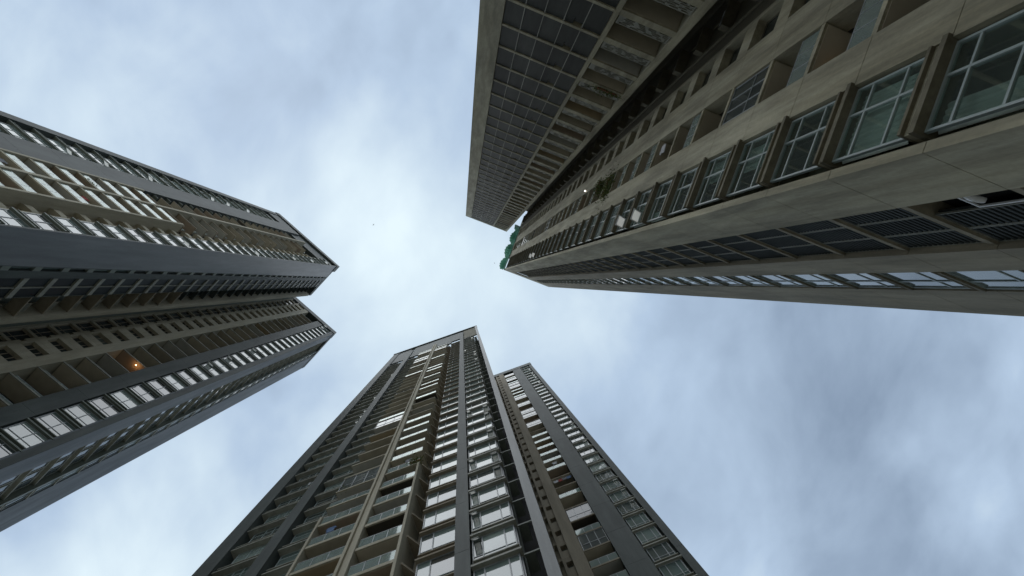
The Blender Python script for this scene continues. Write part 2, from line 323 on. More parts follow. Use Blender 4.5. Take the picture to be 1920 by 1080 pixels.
def tower(label, x, y, rot):
    o = bpy.data.objects.new('apartment_tower', None); COL.objects.link(o); o.location = (x, y, 0); o.rotation_euler = (0, 0, R(rot))
    o.empty_display_size = 2; ABS[o] = Vector((0, 0, 0))
    return tag(o, label, 'apartment tower', 'apartment towers around the courtyard')
def solid(root, name, mat, boxes):
    return link(bpy.data.objects.new(name, box_mesh([(a, b, c, d_, z0 + EYE, z1 + EYE) for a, b, c, d_, z0, z1 in boxes], mat)), root, (0, 0, 0))
def put(root, o, lx, ly, lz):
    """place a top-level thing by the tower's own axes"""
    a = root.rotation_euler.z; o.location = (root.location.x + lx * math.cos(a) - ly * math.sin(a), root.location.y + lx * math.sin(a) + ly * math.cos(a), lz + EYE)
    o.rotation_euler.z += a
    return o

# ------------------------------------------------------------------ ground
gm = raw_mesh([(-900, -900, 0), (900, -900, 0), (900, 900, 0), (-900, 900, 0)], [(0, 1, 2, 3)], 'paving')
g = bpy.data.objects.new('ground', gm); COL.objects.link(g); g['kind'] = 'structure'

# ================================================================== LEFT TOWER
LT = tower('slate-grey tower in two stepped wings with beige framed balconies, at the left', -27.25, -3.34, 42.0)
P = 2.95; Z0 = 43.3; B0 = -EYE
KS = range(-5, 27)
A = Face(LT, (0, 0), (1, 0), (0, -1))
solid(LT, 'wall', 'slate_green', [(-17.2, -1.75, 1.45, 8.3, B0, 131), (-1.75, -0.16, 1.45, 3.1, B0, 131), (-1.75, -1.0, 3.1, 4.2, B0, 131), (-17.2, -2.2, 8.3, 11.0, B0, 130), (-17.2, 8.7, 12.95, 21.4, B0, 131.4), (-3.9, -2.2, 11.0, 12.95, B0, 131.4)])
A.clad('slate', -17.35, -16.4, -1.43, 0.0, B0, 131.2)
A.clad('slate', -13.0, -9.95, -1.43, 0.0, B0, 129.5)
A.box('corner_column', 'slate', -0.16, -0.002, -3.2, 0.0, B0, 131.3)
A.box('recess_wall', 'slate_green', -16.39, -13.01, -1.43, -0.6, B0, 131)
A.box('recess_wall', 'brown_render', -3.69, -2.15, -1.43, -0.9, B0, 122)
A.box('recess_wall', 'slate_green', -2.14, -0.17, -1.43, -0.62, B0, 131)
A.box('side_window_wall', 'slate_green', -9.94, -9.3, -1.43, -1.15, B0, 122)
A.box('pilaster', 'beige', -6.72, -6.44, -1.3, 0.42, B0, 123.5)
A.box('pilaster', 'beige', -9.3, -9.08, -1.3, 0.42, B0, 66.0)
A.box('pilaster', 'beige', -3.9, -3.69, -1.3, 0.42, B0, 66.0)
A.box('pilaster', 'beige', -2.42, -2.16, -0.9, -0.3, B0, 122.0)
A.box('crown_wall', 'slate', -16.39, -13.01, -0.59, -0.12, 124.5, 131.2)
A.box('crown_wall', 'slate', -12.99, -2.3, -1.43, -0.35, 123.6, 131.2)
A.box('parapet', 'slate', -17.4, 0.12, -1.5, 0.12, 131.35, 134)
for k in KS:
    z = Z0 + P * k
    if z < 124:
        w = bay(A, 'bay_window', -15.7, -13.12, z, P, -0.32, -0.1, -16.35, -13.03, t=0.14, cols=(0.34, 0.67), rows=(0.74,), ledge='slate_green')
        if random.random() < 0.12: open_sash(A, w, -13.9, -13.2, z + 2.0, 0.9, -0.3, 35)
    if z < 120:
        A.box('ledge', 'slate_green', -9.93, -9.31, -1.14, -0.15, z, z + 0.12)
        window(A, 'side_window', -9.92, -9.34, z + 0.6, z + P - 0.1, -1.0, (), (0.7,))
        framed = z < 65
        for (a, b) in ((-9.08, -6.72), (-6.44, -3.90)):
            rail = 'glass'
            balcony(A, a + 0.004, b - 0.004, z - 0.1, -1.4, 0.36 if framed else 0.12, rail, 'beige' if framed else 'brown_render', t=0.3 if framed else 0.16, p=P, rail_h=1.05, inset=0.06 if framed else 0.62)
        # shaped ledge for machines in the recess
        A.prism('service_ledge', 'beige', ((0, -0.9), (0, -0.5), (0.25, -0.4), (0.85, -0.4), (1.15, -0.55), (1.2, -0.7), (1.2, -0.9)), -3.68, z, z + 0.12)
        A.prism('ledge_guard', 'beige', ((0.02, -0.53), (0.26, -0.43), (0.84, -0.43), (1.13, -0.58), (1.1, -0.62), (0.82, -0.48), (0.28, -0.48), (0.05, -0.57)), -3.68, z + 0.12, z + 0.75)
for k in range(-5, 29):
    z = Z0 + P * k
    w = bay(A, 'bay_window', -2.06, -0.3, z, P, -0.14, 0.05, -2.13, -0.2, t=0.17, cols=(0.5,), rows=(0.25, 0.76), frame='metal_grey', ledge='slate_green')
    if random.random() < 0.12: open_sash(A, w, -1.1, -0.35, z + 1.4, 0.6, -0.12, 35)
# side of the near wing
S = Face(LT, (0, 0), (0, 1), (1, 0))
S.box('side_wall', 'slate_sheen', 0.002, 3.1, -0.14, 0.003, B0, 131.3)
S.box('side_strip', 'slate', 3.52, 4.2, -0.95, 0.0, B0, 131.3)
S.box('end_blade', 'beige', 8.2, 8.66, -1.7, 0.0, B0, 130.0)
S.box('recess_wall', 'panel_dark', 3.11, 3.51, -0.5, -0.3, B0, 131.2)
S.box('parapet', 'slate', 0.15, 8.7, -1.2, -0.12, 131.35, 133.2)
for k in range(-4, 30):
    z = Z0 + P * k
    S.box('fin', 'slate_green', 3.12, 3.5, -0.29, 0.02, z, z + 0.75)
    S.box('slot_window', 'glass', 3.13, 3.49, -0.28, -0.2, z + 0.76, z + P - 0.01)
    S.box('floor_band', 'ledge_grey', 4.21, 6.06, -0.9, -0.01, z, z + 0.5)
    for (a, b) in ((4.24, 5.12), (5.18, 6.04)):
        S.box('glazing_panel', 'void_glass', a, b, -0.24, -0.16, z + 0.51, z + P - 0.01)
    S.box('divider', 'ledge_grey', 5.125, 5.175, -0.85, -0.04, z + 0.51, z + P - 0.01)
    if z < 72:
        S.box('service_ledge', 'brown_render', 6.13, 8.18, -1.2, -0.25, z, z + 0.14)
        louvre_panel(S, 7.15, 8.05, z + 0.2, z + 1.2, -0.5, 7, mat='ledge_grey', frame='brown_render', name='ledge_screen')
    else:
        S.box('service_ledge', 'slate', 6.13, 8.18, -1.3, -0.7, z, z + 0.12)
        window(S, 'service_window', 6.3, 7.9, z + 0.2, z + P - 0.1, -1.2, (0.5,), (), glass='glass_dark', frame='slate')
S.box('mullion_wall', 'slate', 6.06, 6.12, -1.6, -0.08, B0, 131)
# ---- far wing front
Bf = Face(LT, (0, 11.4), (1, 0), (0, -1))
Bf.box('end_wall', 'beige', -3.9, -1.95, -0.6, 0.0, B0, 131.2)
Bf.clad('slate', 5.1, 6.5, -1.55, 0.0, B0, 130.4)
Bf.clad('slate', 8.8, 9.36, -1.55, 0.0, B0, 131.3)
Bf.box('plain_wall', 'beige', 1.36, 2.28, -1.5, 0.0, B0, 131.2)
Bf.box('recess_wall', 'recess_shade', -1.94, 1.35, -1.55, -0.75, B0, 131)
Bf.box('recess_wall', 'slate_green', 6.51, 8.79, -1.55, -0.55, B0, 131)
Bf.box('parapet', 'slate', -3.9, 9.45, -1.6, 0.1, 131.4, 134)
for k in range(-4, 30):
    z = Z0 + P * k
    Bf.box('floor_band', 'beige', -1.94, -0.72, -0.75, -0.02, z, z + 0.4)
    window(Bf, 'kitchen_window', -1.92, -0.74, z + 0.41, z + P - 0.02, -0.2, (0.5,), (0.35,), glass='glass_dark', frame='brown_render')
    # wall piece pierced by a vent and a bathroom window
    Bf.el('wall_panel', [(-0.715, -0.5, -0.35, 0, 0, 1.15), (-0.715, -0.5, -0.35, 0, 1.75, P - 0.012), (-0.5, -0.3, -0.35, 0, 0, P - 0.012), (-0.3, 1.3, -0.35, 0, 0, 0.85), (-0.3, 1.3, -0.35, 0, 2.35, P - 0.012), (1.3, 1.355, -0.35, 0, 0, P - 0.012)], 'beige', 0, z)
    window(Bf, 'bathroom_window', -0.29, 1.29, z + 0.86, z + 2.34, -0.3, (0.33, 0.66), (), glass='glass_dark', frame='brown_render')
    if z < 127.5:
        rail = random.choice(('glass', 'glass', 'none'))
        balcony(Bf, 2.3, 5.08, z - 0.1, -1.5, -0.02, rail, 'ledge_grey', t=0.16, p=P, inset=0.5)
    w = bay(Bf, 'bay_window', 6.6, 8.66, z, P, -0.14, 0.05, 6.52, 8.78, t=0.16, cols=(0.55,), rows=(0.26, 0.78), frame='metal_grey', ledge='slate_green')
    if random.random() < 0.1: open_sash(Bf, w, 6.7, 7.4, z + 2.6, 0.6, -0.12, 35)
# ---- far wing side
Bs = Face(LT, (9.36, 11.4), (0, 1), (1, 0))
Bs.box('side_wall', 'slate_pale', 0.004, 1.85, -0.7, 0.0, B0, 131.3)
Bs.box('side_wall', 'slate_pale', 6.4, 10.1, -0.7, 0.0, B0, 131.3)
Bs.box('recess_wall', 'ledge_grey', 1.86, 5.25, -0.7, -0.5, B0, 131.3)
Bs.box('side_strip', 'slate_green', 5.26, 5.5, -0.7, 0.0, B0, 131.3)
Bs.box('parapet', 'slate', 0.1, 10.1, -1.0, 0.06, 131.4, 133.4)
for k in range(-3, 30):
    z = Z0 + P * k
    Bs.box('fin', 'ledge_grey', 1.87, 5.24, -0.49, -0.22, z, z + 0.1)
    for (a, b) in ((2.0, 3.35), (3.6, 5.1)):
        window(Bs, 'side_window', a, b, z + 0.8, z + 2.5, -0.42, (0.5,), (), glass='glass_dark', frame='ledge_grey')
    bay(Bs, 'bay_window', 5.52, 6.36, z, P, -0.08, 0.02, 5.51, 6.38, t=0.16, cols=(0.5,), rows=(), frame='metal_grey', ledge='ledge_grey')

# ================================================================== CENTRE TOWER
CT = tower('tall tower with long open balconies and two slate columns, at the bottom centre', 3.78, 11.08, -19.0)
P = 3.0; Z0 = 39.8
C = Face(CT, (0, 0), (1, 0), (0, -1))
solid(CT, 'wall', 'slate_green', [(-21.3, -1.3, 1.45, 12, B0, 127.4), (-21.3, -2.5, 12, 22, B0, 140), (-2.5, 9.3, 14.8, 22, B0, 144.2)])
C.clad('slate', -21.5, -20.05, -1.43, 0.0, B0, 146.4)
C.clad('slate', -16.9, -15.94, -1.43, 0.05, B0, 141)
C.clad('slate', -4.3, -3.56, -1.43, 0.12, B0, 142)
C.box('blade_wall', 'slate_sheen', -0.52, 0.0, -1.7, 0.12, B0, 146.4)
C.box('recess_wall', 'slate_green', -20.04, -16.91, -1.43, -0.8, B0, 127.4)
C.box('recess_wall', 'slate_green', -15.93, -13.4, -1.43, -0.9, B0, 127.4)
C.box('recess_wall', 'brown_render', -7.0, -6.35, -1.43, -1.2, B0, 130)
C.box('recess_wall', 'slate_green', -6.34, -4.31, -1.43, -0.8, B0, 127.4)
C.box('recess_wall', 'slate_green', -3.55, -1.4, -1.43, -0.6, B0, 127.4)
C.box('gap_wall', 'recess_shade', -1.32, -0.53, -1.7, -1.45, B0, 127.4)
C.el('pilaster', [(-10.37, -10.2, -1.4, 0.42, 0, 132 - B0), (-9.86, -9.69, -1.4, 0.42, 0, 132 - B0), (-10.2, -9.86, -1.4, 0.28, 0, 132 - B0)], 'beige', 0, B0)
C.box('pilaster', 'beige', -13.36, -13.2, -1.4, 0.4, B0, 38.2)
C.box('pilaster', 'beige', -7.22, -7.06, -1.3, 0.4, B0, 42.6)
C.box('roof_beam', 'slate', -21.55, 0.05, -0.5, 0.14, 146.45, 147.2)
for (a, b) in ((-20.04, -16.91), (-15.93, -13.9), (-12.2, -6.36), (-3.55, -0.53)):
    C.box('crown_wall', 'slate' if a < -4 else 'concrete_dark', a, b, -0.4, -0.14, 127.5, 146.4)
for (a, b) in ((-13.89, -12.21), (-6.35, -4.31)):
    C.box('crown_wall', 'slate', a, b, -0.4, -0.14, 130.2, 146.4)
C.box('roof_deck', 'ledge_grey', -21.2, -1.3, -11, -1.6, 127.5, 127.8)
for k in range(-7, 30):
    z = Z0 + P * k
    if z > 126: break
    w = bay(C, 'bay_window', -19.6, -17.0, z, P, -0.5, -0.12, -20.03, -16.92, t=0.13, cols=(0.35, 0.6), rows=(0.75,), ledge='ledge_grey')
    if random.random() < 0.14: open_sash(C, w, -17.6, -17.1, z + 2.4, 0.5, -0.48, 45)
    w = bay(C, 'bay_window', -15.8, -13.5, z, P, -0.6, -0.2, -15.92, -13.4, t=0.13, cols=(0.6,), rows=(0.75,), ledge='ledge_grey')
    if z < 124.5:
        framed = z < 42
        for i, (a, b) in enumerate(((-13.2, -10.37), (-9.69, -7.22))):
            fr = z < (37 if i == 0 else 42)
            rail = 'glass' if fr or random.random() > 0.3 else random.choice(('enclosed', 'none'))
            ext = 0.0 if fr else 0.16
            balcony(C, a + 0.004 - (ext if i == 0 else 0), b - 0.004 + (ext if i == 1 else 0), z - 0.1, -1.42, 0.34, rail, 'beige', t=0.3 if fr else 0.2, p=P, rail_h=1.05 if fr else random.choice((0.8, 1.05)), inset=0.06 if fr else random.choice((0.06, 0.06, 0.3, 0.6)))
        C.prism('bracket', 'brown_render', ((0, -1.2), (0, 0.05), (0.06, 0.05), (0.66, -0.9), (0.66, -1.2)), -7.0, z, z + 0.18)
    w = bay(C, 'bay_window', -6.3, -4.36, z, P, -0.22, -0.02, -6.34, -4.31, t=0.15, cols=(0.36,), rows=(0.2,), ledge='brown_render', frame='metal_grey', split=z < 50)
    if random.random() < 0.08: open_sash(C, w, -6.2, -5.75, z + 2.7, 0.5, -0.2, 45)
    w = bay(C, 'bay_window', -3.5, -1.4, z, P, -0.06, 0.14, -3.54, -1.25, t=0.16, cols=(0.24, 0.76), rows=(0.24,), ledge='ledge_grey', frame='metal_grey', split=z < 46)
    if random.random() < 0.16: open_sash(C, w, -1.9, -1.45, z + 2.8, 0.9, -0.04, 22)
    if random.random() < 0.16: open_sash(C, w, -3.45, -3.1, z + 2.8, 0.7, -0.04, 30)
    C.box('window_return', 'metal_grey', -1.4, -1.33, -0.6, -0.2, z + 0.65, z + P - 0.02)
    C.el('gap_brace', [(0, 0.8, -0.08, 0.0, 0, 0.12), (0.1, 0.55, -0.9, -0.09, 0, 0.1)], 'slate_green', -1.32, z + 0.1, -0.25)
# ---- wing behind
D = Face(CT, (0, 13.28), (1, 0), (0, -1))
D.box('end_wall', 'brown_render', -2.4, 0.35, -1.5, -0.6, B0, 144)
D.clad('slate', 4.78, 6.78, -1.5, 0.05, B0, 144.3)
D.clad('slate', 8.98, 9.62, -1.5, 0.0, B0, 146.4)
D.box('pilaster_wall', 'brown_render', 1.18, 2.3, -1.5, 0.1, B0, 144.3)
D.box('recess_wall', 'recess_shade', 0.36, 1.17, -1.5, -0.7, B0, 144)
D.box('recess_wall', 'slate_green', 6.79, 8.97, -1.5, -0.55, B0, 144)
D.box('parapet', 'slate', -2.4, 9.7, -1.5, 0.08, 144.4, 147.2)
for k in range(-5, 36):
    z = Z0 + P * k
    if z > 143: break
    D.el('wall_panel', [(0.36, 0.6, -0.5, 0, 0, P - 0.012), (0.6, 1.17, -0.5, 0, 0, 1.3), (0.6, 1.17, -0.5, 0, 2.3, P - 0.012)], 'brown_render', 0, z)
    window(D, 'bathroom_window', 0.62, 1.15, z + 1.32, z + 2.28, -0.35, (), (0.5,), frame='brown_render')
    D.box('fin', 'brown_render', 0.1, 0.36, -0.58, -0.1, z, z + 0.5)
    if z < 141:
        rail = random.choice(('glass', 'glass', 'glass', 'enclosed', 'none'))
        balcony(D, 2.31, 4.77, z - 0.1, -1.45, 0.02, rail, 'brown_render', t=0.2, p=P)
    w = bay(D, 'bay_window', 6.95, 8.75, z, P, -0.12, 0.08, 6.8, 8.96, t=0.14, cols=(0.3, 0.75), rows=(0.25,), ledge='ledge_grey', frame='metal_grey')
    if random.random() < 0.14: open_sash(D, w, 8.2, 8.7, z + 2.8, 0.6, -0.1, 30)
    if random.random() < 0.05: open_sash(D, w, 7.0, 7.5, z + 2.8, 0.6, -0.1, 40)

# ================================================================== RIGHT TOWER
RT = tower('bare concrete tower with louvred panels and grid of dark panels, at the upper right', 8.97, -2.51, 20.7)
P = 2.97; Z0 = 11.1
M = Face(RT, (0, 0), (0, -1), (-1, 0))
Sf = Face(RT, (0, 0), (1, 0), (0, 1))
solid(RT, 'wall', 'concrete_dark', [(1.75, 10.2, -12.6, -0.7, B0, 119), (0.75, 1.75, -12.6, -7.2, B0, 119), (-11.5, -2.35, -20, -10.1, B0, 130), (-2.35, 10.2, -20, -12.6, B0, 119)])
M.box('bay_back_wall', 'concrete_dark', 0.25, 2.59, -1.75, -1.3, B0, 119)
M.box('gap_wall', 'recess_shade', 0.245, 0.56, -1.29, -0.42, B0, 117)
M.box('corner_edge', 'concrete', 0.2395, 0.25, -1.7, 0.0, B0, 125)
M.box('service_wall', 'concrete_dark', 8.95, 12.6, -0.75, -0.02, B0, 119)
M.box('recess_back', 'recess_shade', 7.16, 8.94, -0.76, -0.7, B0, 119)
M.box('crown_wall', 'panel_dark', 0.25, 2.59, -0.6, -0.3, 117.2, 124.2)
M.box('parapet', 'concrete', 2.61, 11.0, -0.6, 0.0, 119.2, 124.6)
M.el('drain_pipe', [(0, 0.11, 0, 0.11, 0, 119 - B0)], 'concrete_dark', 9.6, B0, 0.02)
M.el('drain_pipe', [(0, 0.09, 0, 0.09, 0, 119 - B0)], 'concrete_dark', 11.0, B0, 0.02)
KR = range(-2, 37)
for k in KR:
    z = Z0 + P * k
    near = k < 8
    gl = 'room_glass' if near else 'glass'
    if z < 116:
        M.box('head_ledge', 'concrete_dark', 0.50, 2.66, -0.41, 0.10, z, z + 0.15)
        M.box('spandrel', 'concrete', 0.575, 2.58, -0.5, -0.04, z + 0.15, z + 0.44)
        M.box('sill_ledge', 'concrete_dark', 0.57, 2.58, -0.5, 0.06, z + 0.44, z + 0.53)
        w = window(M, 'bay_window', 0.575, 2.56, z + 0.53, z + P, -0.13, (0.62,), (0.30, 0.76), gl, 'frame_teal', fw=0.06, split=near or k < 14, depth=0.09)
        if near:
            M.box('room_floor', 'concrete_dark', 0.58, 2.58, -1.29, -0.51, z + 0.2, z + 0.5, w)
            if k in (-1, 0, 2, 3, 5, 6):
                a, b = {-1: (0.6, 1.3), 0: (0.6, 2.4), 2: (1.5, 2.4), 3: (1.6, 2.5), 5: (0.6, 1.1), 6: (0.6, 2.0)}[k]
                n = int((b - a) / 0.07); pts = [(i * (b - a) / n, -0.36 + (0.035 if i % 2 else 0.0)) for i in range(n + 1)]
                M.prism('curtain', 'curtain', tuple(pts + [(q[0], q[1] - 0.012) for q in reversed(pts)]), a, z + 0.7, z + P - 0.1, w)
        if k in (6, 7): open_sash(M, w, 0.62, 1.25, z + 1.4, 0.62, -0.1, 58)
        elif random.random() < 0.12: open_sash(M, w, 0.62, 1.2, z + 1.35, 0.7, -0.1, 40)
    M.box('wall_panel', 'concrete', 2.60, 3.99, -1.7, 0.0, z + 0.011, z + P - 0.011)
    M.box('wall_panel', 'concrete', 5.71, 7.14, -0.75, 0.0, z + 0.011, z + P - 0.011)
    if z < 117:
        rail = random.choice(('glass', 'glass', 'glass', 'enclosed', 'none'))
        balcony(M, 4.0, 5.70, z - 0.1, -1.72, -0.01, rail, 'concrete', t=0.2, p=P)
        M.el('wall_panel', [(7.15, 8.94, -0.4, 0, 0, 0.95), (7.15, 7.3, -0.4, 0, 0.95, P - 0.012), (8.7, 8.94, -0.4, 0, 0.95, P - 0.012)], 'concrete', 0, z)
        window(M, 'kitchen_window', 7.31, 8.69, z + 0.96, z + P - 0.02, -0.35, (0.4,), (0.3,), glass='glass_dark', frame='concrete_dark')
        M.el('service_ledge', [(0, 1.3, 0, 0.55, 0, 0.12), (0, 0.1, 0, 0.5, 0.12, 0.5), (1.2, 1.3, 0, 0.5, 0.12, 0.5)], 'concrete_dark', 9.75, z + 0.2, 0.0)
# ---- louvre side
Sf.box('recess_wall', 'recess_shade', 1.96, 4.8, -0.69, -0.6, B0, 119)
Sf.box('recess_wall', 'concrete_dark', 6.26, 7.95, -0.69, -0.55, B0, 119)
Sf.box('parapet', 'concrete', 0.003, 10.4, -0.235, -0.01, 119.2, 125)
for k in KR:
    z = Z0 + P * k - 0.35
    if z > 119: break
    zt = min(z + P, 119.15)
    Sf.box('wall_panel', 'concrete', 0.003, 1.95, -0.238, 0.0, z + 0.011, zt - 0.011)
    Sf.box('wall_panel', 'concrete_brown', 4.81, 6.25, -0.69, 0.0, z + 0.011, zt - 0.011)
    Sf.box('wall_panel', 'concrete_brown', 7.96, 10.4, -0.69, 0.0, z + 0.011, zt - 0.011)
    if z > 115: continue
    Sf.box('floor_beam', 'concrete_brown', 1.96, 4.80, -0.59, -0.12, z, z + 0.2)
    for i, (a, b) in enumerate(((1.98, 2.9), (2.94, 3.84), (3.88, 4.78))):
        if k == 0 and i == 0: continue
        if near is None: pass
        louvre_panel(Sf, a, b, z + 0.21, z + P - 0.01, -0.2, 15 if k < 12 else 10, frame='ledge_grey', fw=0.022)
    bay(Sf, 'bay_window', 6.32, 7.9, z + 0.35, P, -0.05, 0.03, 6.27, 7.94, t=0.13, gap=0.4, cols=(0.6,), rows=(0.3,), ledge='concrete_dark', frame='frame_teal')
Sf.el('open_louvre_frame', [(0, 0.92, 0, 0.04, 0, 0.05), (0, 0.92, 0, 0.04, 1.3, 1.35), (0, 0.05, 0, 0.04, 0.05, 1.3), (0.87, 0.92, 0, 0.04, 0.05, 1.3)], 'white_paint', 1.98, Z0 - 0.04, -0.25)
# ---- wing with the grid of dark panels
G = Face(RT, (0, -8.47), (1, 0), (0, 1))
G.box('edge_wall', 'concrete', -11.75, -10.42, -1.6, 0.0, B0, 131)
G.box('dividing_strip', 'concrete', -5.34, -5.10, -1.55, 0.004, B0, 129.3)
G.box('edge_strip', 'concrete', -2.36, -1.98, -11, 0.0, B0, 131)
G.box('grid_back', 'panel_dark', -10.41, -5.35, -1.6, -0.35, B0, 129.3)
G.box('parapet', 'concrete', -10.41, -2.37, -1.6, -0.003, 129.4, 131)
xs = (-10.41, -9.38, -8.37, -7.35, -6.37, -5.35)
KG = [k for k in range(0, 41) if 8 < Z0 + P * k + 0.3 < 128]
def screen_boxes(w, h, seed):
    r = random.Random(seed); bx = [(0, w, 0, 0.05, 0, 0.07), (0, w, 0, 0.05, h - 0.07, h), (0, 0.06, 0, 0.05, 0.07, h - 0.07), (w - 0.06, w, 0, 0.05, 0.07, h - 0.07)]
    rows = 5; st = (h - 0.14) / rows
    for j in range(rows):
        x = 0.06
        if j: bx.append((0.06, w - 0.06, 0.004, 0.046, 0.07 + j * st - 0.02, 0.07 + j * st + 0.02))
        while x < w - 0.1:
            g_ = r.uniform(0.25, 0.5); b_ = r.uniform(0.08, 0.35); x2 = min(x + b_, w - 0.06)
            bx.append((x, x2, 0.008, 0.042, 0.07 + j * st + 0.02 * (j > 0), 0.07 + (j + 1) * st - 0.02 * (j < rows - 1))); x = x2 + g_
    return bx
for k in KG:
    z = Z0 + P * k + 0.3
    G.box('floor_band', 'concrete', -10.405, -5.35, -0.34, -0.02, z, z + 0.24)
    for i in range(5):
        a, b = xs[i] + 0.02, xs[i + 1] - 0.02
        if i == 3:
            o = G.el('grid_panel', [(0, b - a, 0, 0.05, 0, 1.9), (0, 0.46, 0, 0.05, 1.9, P - 0.24), (0.5, b - a, 0, 0.05, 1.9, P - 0.6)], 'panel_dark', a, z + 0.25, -0.14)
        else:
            o = G.box('grid_panel', 'panel_dark', a, b, -0.14, -0.09 + random.uniform(0, 0.02), z + 0.25, z + P - 0.02)
        if i: G.box('mullion', 'ledge_grey', xs[i] - 0.019, xs[i] + 0.019, -0.3, -0.03, z + 0.245, z + P - 0.003)
    bl = balcony(G, -5.09, -2.37, z - 0.25, -1.55, -0.02, 'none', 'concrete', t=0.55, p=P, ceil='ceiling_mix')
    G.el('screen', screen_boxes(2.6, 0.85, k % 5), 'ledge_grey', -5.03, z + 0.31, -0.12, bl)
# ================================================================== smaller things
def label_at(o, l, c, g_=None): return tag(o, l, c, g_)
def ac_unit(root, F, s, z, d, label, group):
    """outdoor unit of an air conditioner: casing, round fan grille, bracket"""
    o = bpy.data.objects.new('air_conditioner', None); COL.objects.link(o)
    x, y = F.xy(s, d); put(root, o, x, y, z); nx, ny = F.n
    o.rotation_euler.z += math.atan2(ny, nx) + math.pi / 2        # local -y faces outward
    body = link(bpy.data.objects.new('casing', box_mesh([(-0.4, 0.4, 0, 0.3, 0.06, 0.62)], 'white_paint')), o, (0, 0, 0))
    key = 'fan'
    if key not in CACHE:
        v, f = [], []
        for rr in (0.05, 0.13, 0.21):
            for i in range(20):
                a = i * math.tau / 20
                for (q, yy) in ((rr - 0.012, -0.02), (rr + 0.012, -0.02), (rr + 0.012, -0.004), (rr - 0.012, -0.004)): v.append((-0.12 + q * math.cos(a), yy, 0.34 + q * math.sin(a)))
        for ring in range(3):
            for i in range(20):
                a0 = ring * 80 + i * 4; b0 = ring * 80 + ((i + 1) % 20) * 4
                for q in range(4): f.append((a0 + q, a0 + (q + 1) % 4, b0 + (q + 1) % 4, b0 + q))
        CACHE[key] = raw_mesh(v, f, 'metal_grey')
    link(bpy.data.objects.new('fan_grille', CACHE[key]), o, (0, 0, 0))
    link(bpy.data.objects.new('bracket', box_mesh([(-0.32, -0.26, -0.02, 0.36, 0, 0.055), (0.26, 0.32, -0.02, 0.36, 0, 0.055)], 'metal_grey')), o, (0, 0, 0))
    return tag(o, label, 'air conditioner', group)
ORD = 'lowest second third fourth fifth sixth seventh eighth ninth tenth eleventh twelfth thirteenth fourteenth fifteenth sixteenth seventeenth eighteenth nineteenth twentieth'.split()
nA = nM = 0
for k in range(-3, 16):
    if random.random() < 0.7:
      nA += 1; ac_unit(LT, A, -3.0, Z0 * 0 + 43.3 + 2.95 * k + 0.13, -0.55, 'white air conditioner on a beige ledge of the left tower, ' + ORD[nA - 1] + (' unit' if nA == 1 else ' from the bottom'), 'air conditioners on the left tower ledges')
for k in range(1, 14):
    if random.random() < 0.7:
      nM += 1; ac_unit(RT, M, 10.4, 11.1 + 2.97 * k + 0.33, 0.42, 'white air conditioner on a dark ledge in the concrete tower slot, ' + ORD[nM - 1] + (' unit' if nM == 1 else ' from below'), 'air conditioners in the concrete tower slot')
ac_unit(CT, C, -17.3, 50.3, -0.25, 'white air conditioner unit hung beside the dark column of the centre tower', None)

def lamp(root, F, s, z, d, label, mat, r, energy=0, col=(1, 0.6, 0.3)):
    o = bpy.data.objects.new('ceiling_lamp', None); COL.objects.link(o); x, y = F.xy(s, d); put(root, o, x, y, z)
    v, f = [], []; n = 12; prof = ((0.0, -0.9), (0.6, -0.75), (1.0, -0.2), (0.8, 0.3), (0.35, 0.5))
    for q, h in prof[1:]:
        for i in range(n): v.append((r * q * math.cos(i * math.tau / n), r * q * math.sin(i * math.tau / n), r * h))
    for j in range(3):
        for i in range(n): f.append((j * n + i, j * n + (i + 1) % n, (j + 1) * n + (i + 1) % n, (j + 1) * n + i))
    f.append(tuple(range(n))); f.append(tuple(range(3 * n, 4 * n)))
    link(bpy.data.objects.new('lamp_globe', raw_mesh(v, f, mat, True)), o, (0, 0, 0))
    link(bpy.data.objects.new('lamp_base', box_mesh([(-r * 0.5, r * 0.5, -r * 0.5, r * 0.5, r * 0.5, r * 0.9)], 'metal_grey')), o, (0, 0, 0))
    if energy:
        ld = bpy.data.lights.new('lamp_light', 'POINT'); ld.energy = energy; ld.color = col; ld.shadow_soft_size = 0.1
        l = bpy.data.objects.new('lamp_light', ld); link(l, o, (0, 0, -r * 1.6))
    return tag(o, label, 'lamp')
lamp(LT, Bf, 4.28, 60.62, -0.3, 'lit orange lamp under a balcony ceiling beside the slate column', 'lamp_warm', 0.065, 7, (1, 0.5, 0.2))
lamp(LT, Bf, -0.62, 60.9, -0.1, 'yellow lamp glowing in a small vent of the beige wall', 'lamp_warm', 0.09)
lamp(LT, Bf, 1.0, 75.3, -0.2, 'white lamp shining in a bathroom window of the left tower', 'lamp_white', 0.1)
lamp(RT, M, 4.45, 16.6, -0.7, 'small warm lamp on a balcony close above in the concrete tower', 'lamp_warm', 0.035)
lamp(RT, M, 5.85, 51.3, 0.12, 'bright white lamp on the concrete wall above the trailing plant', 'lamp_white', 0.07)

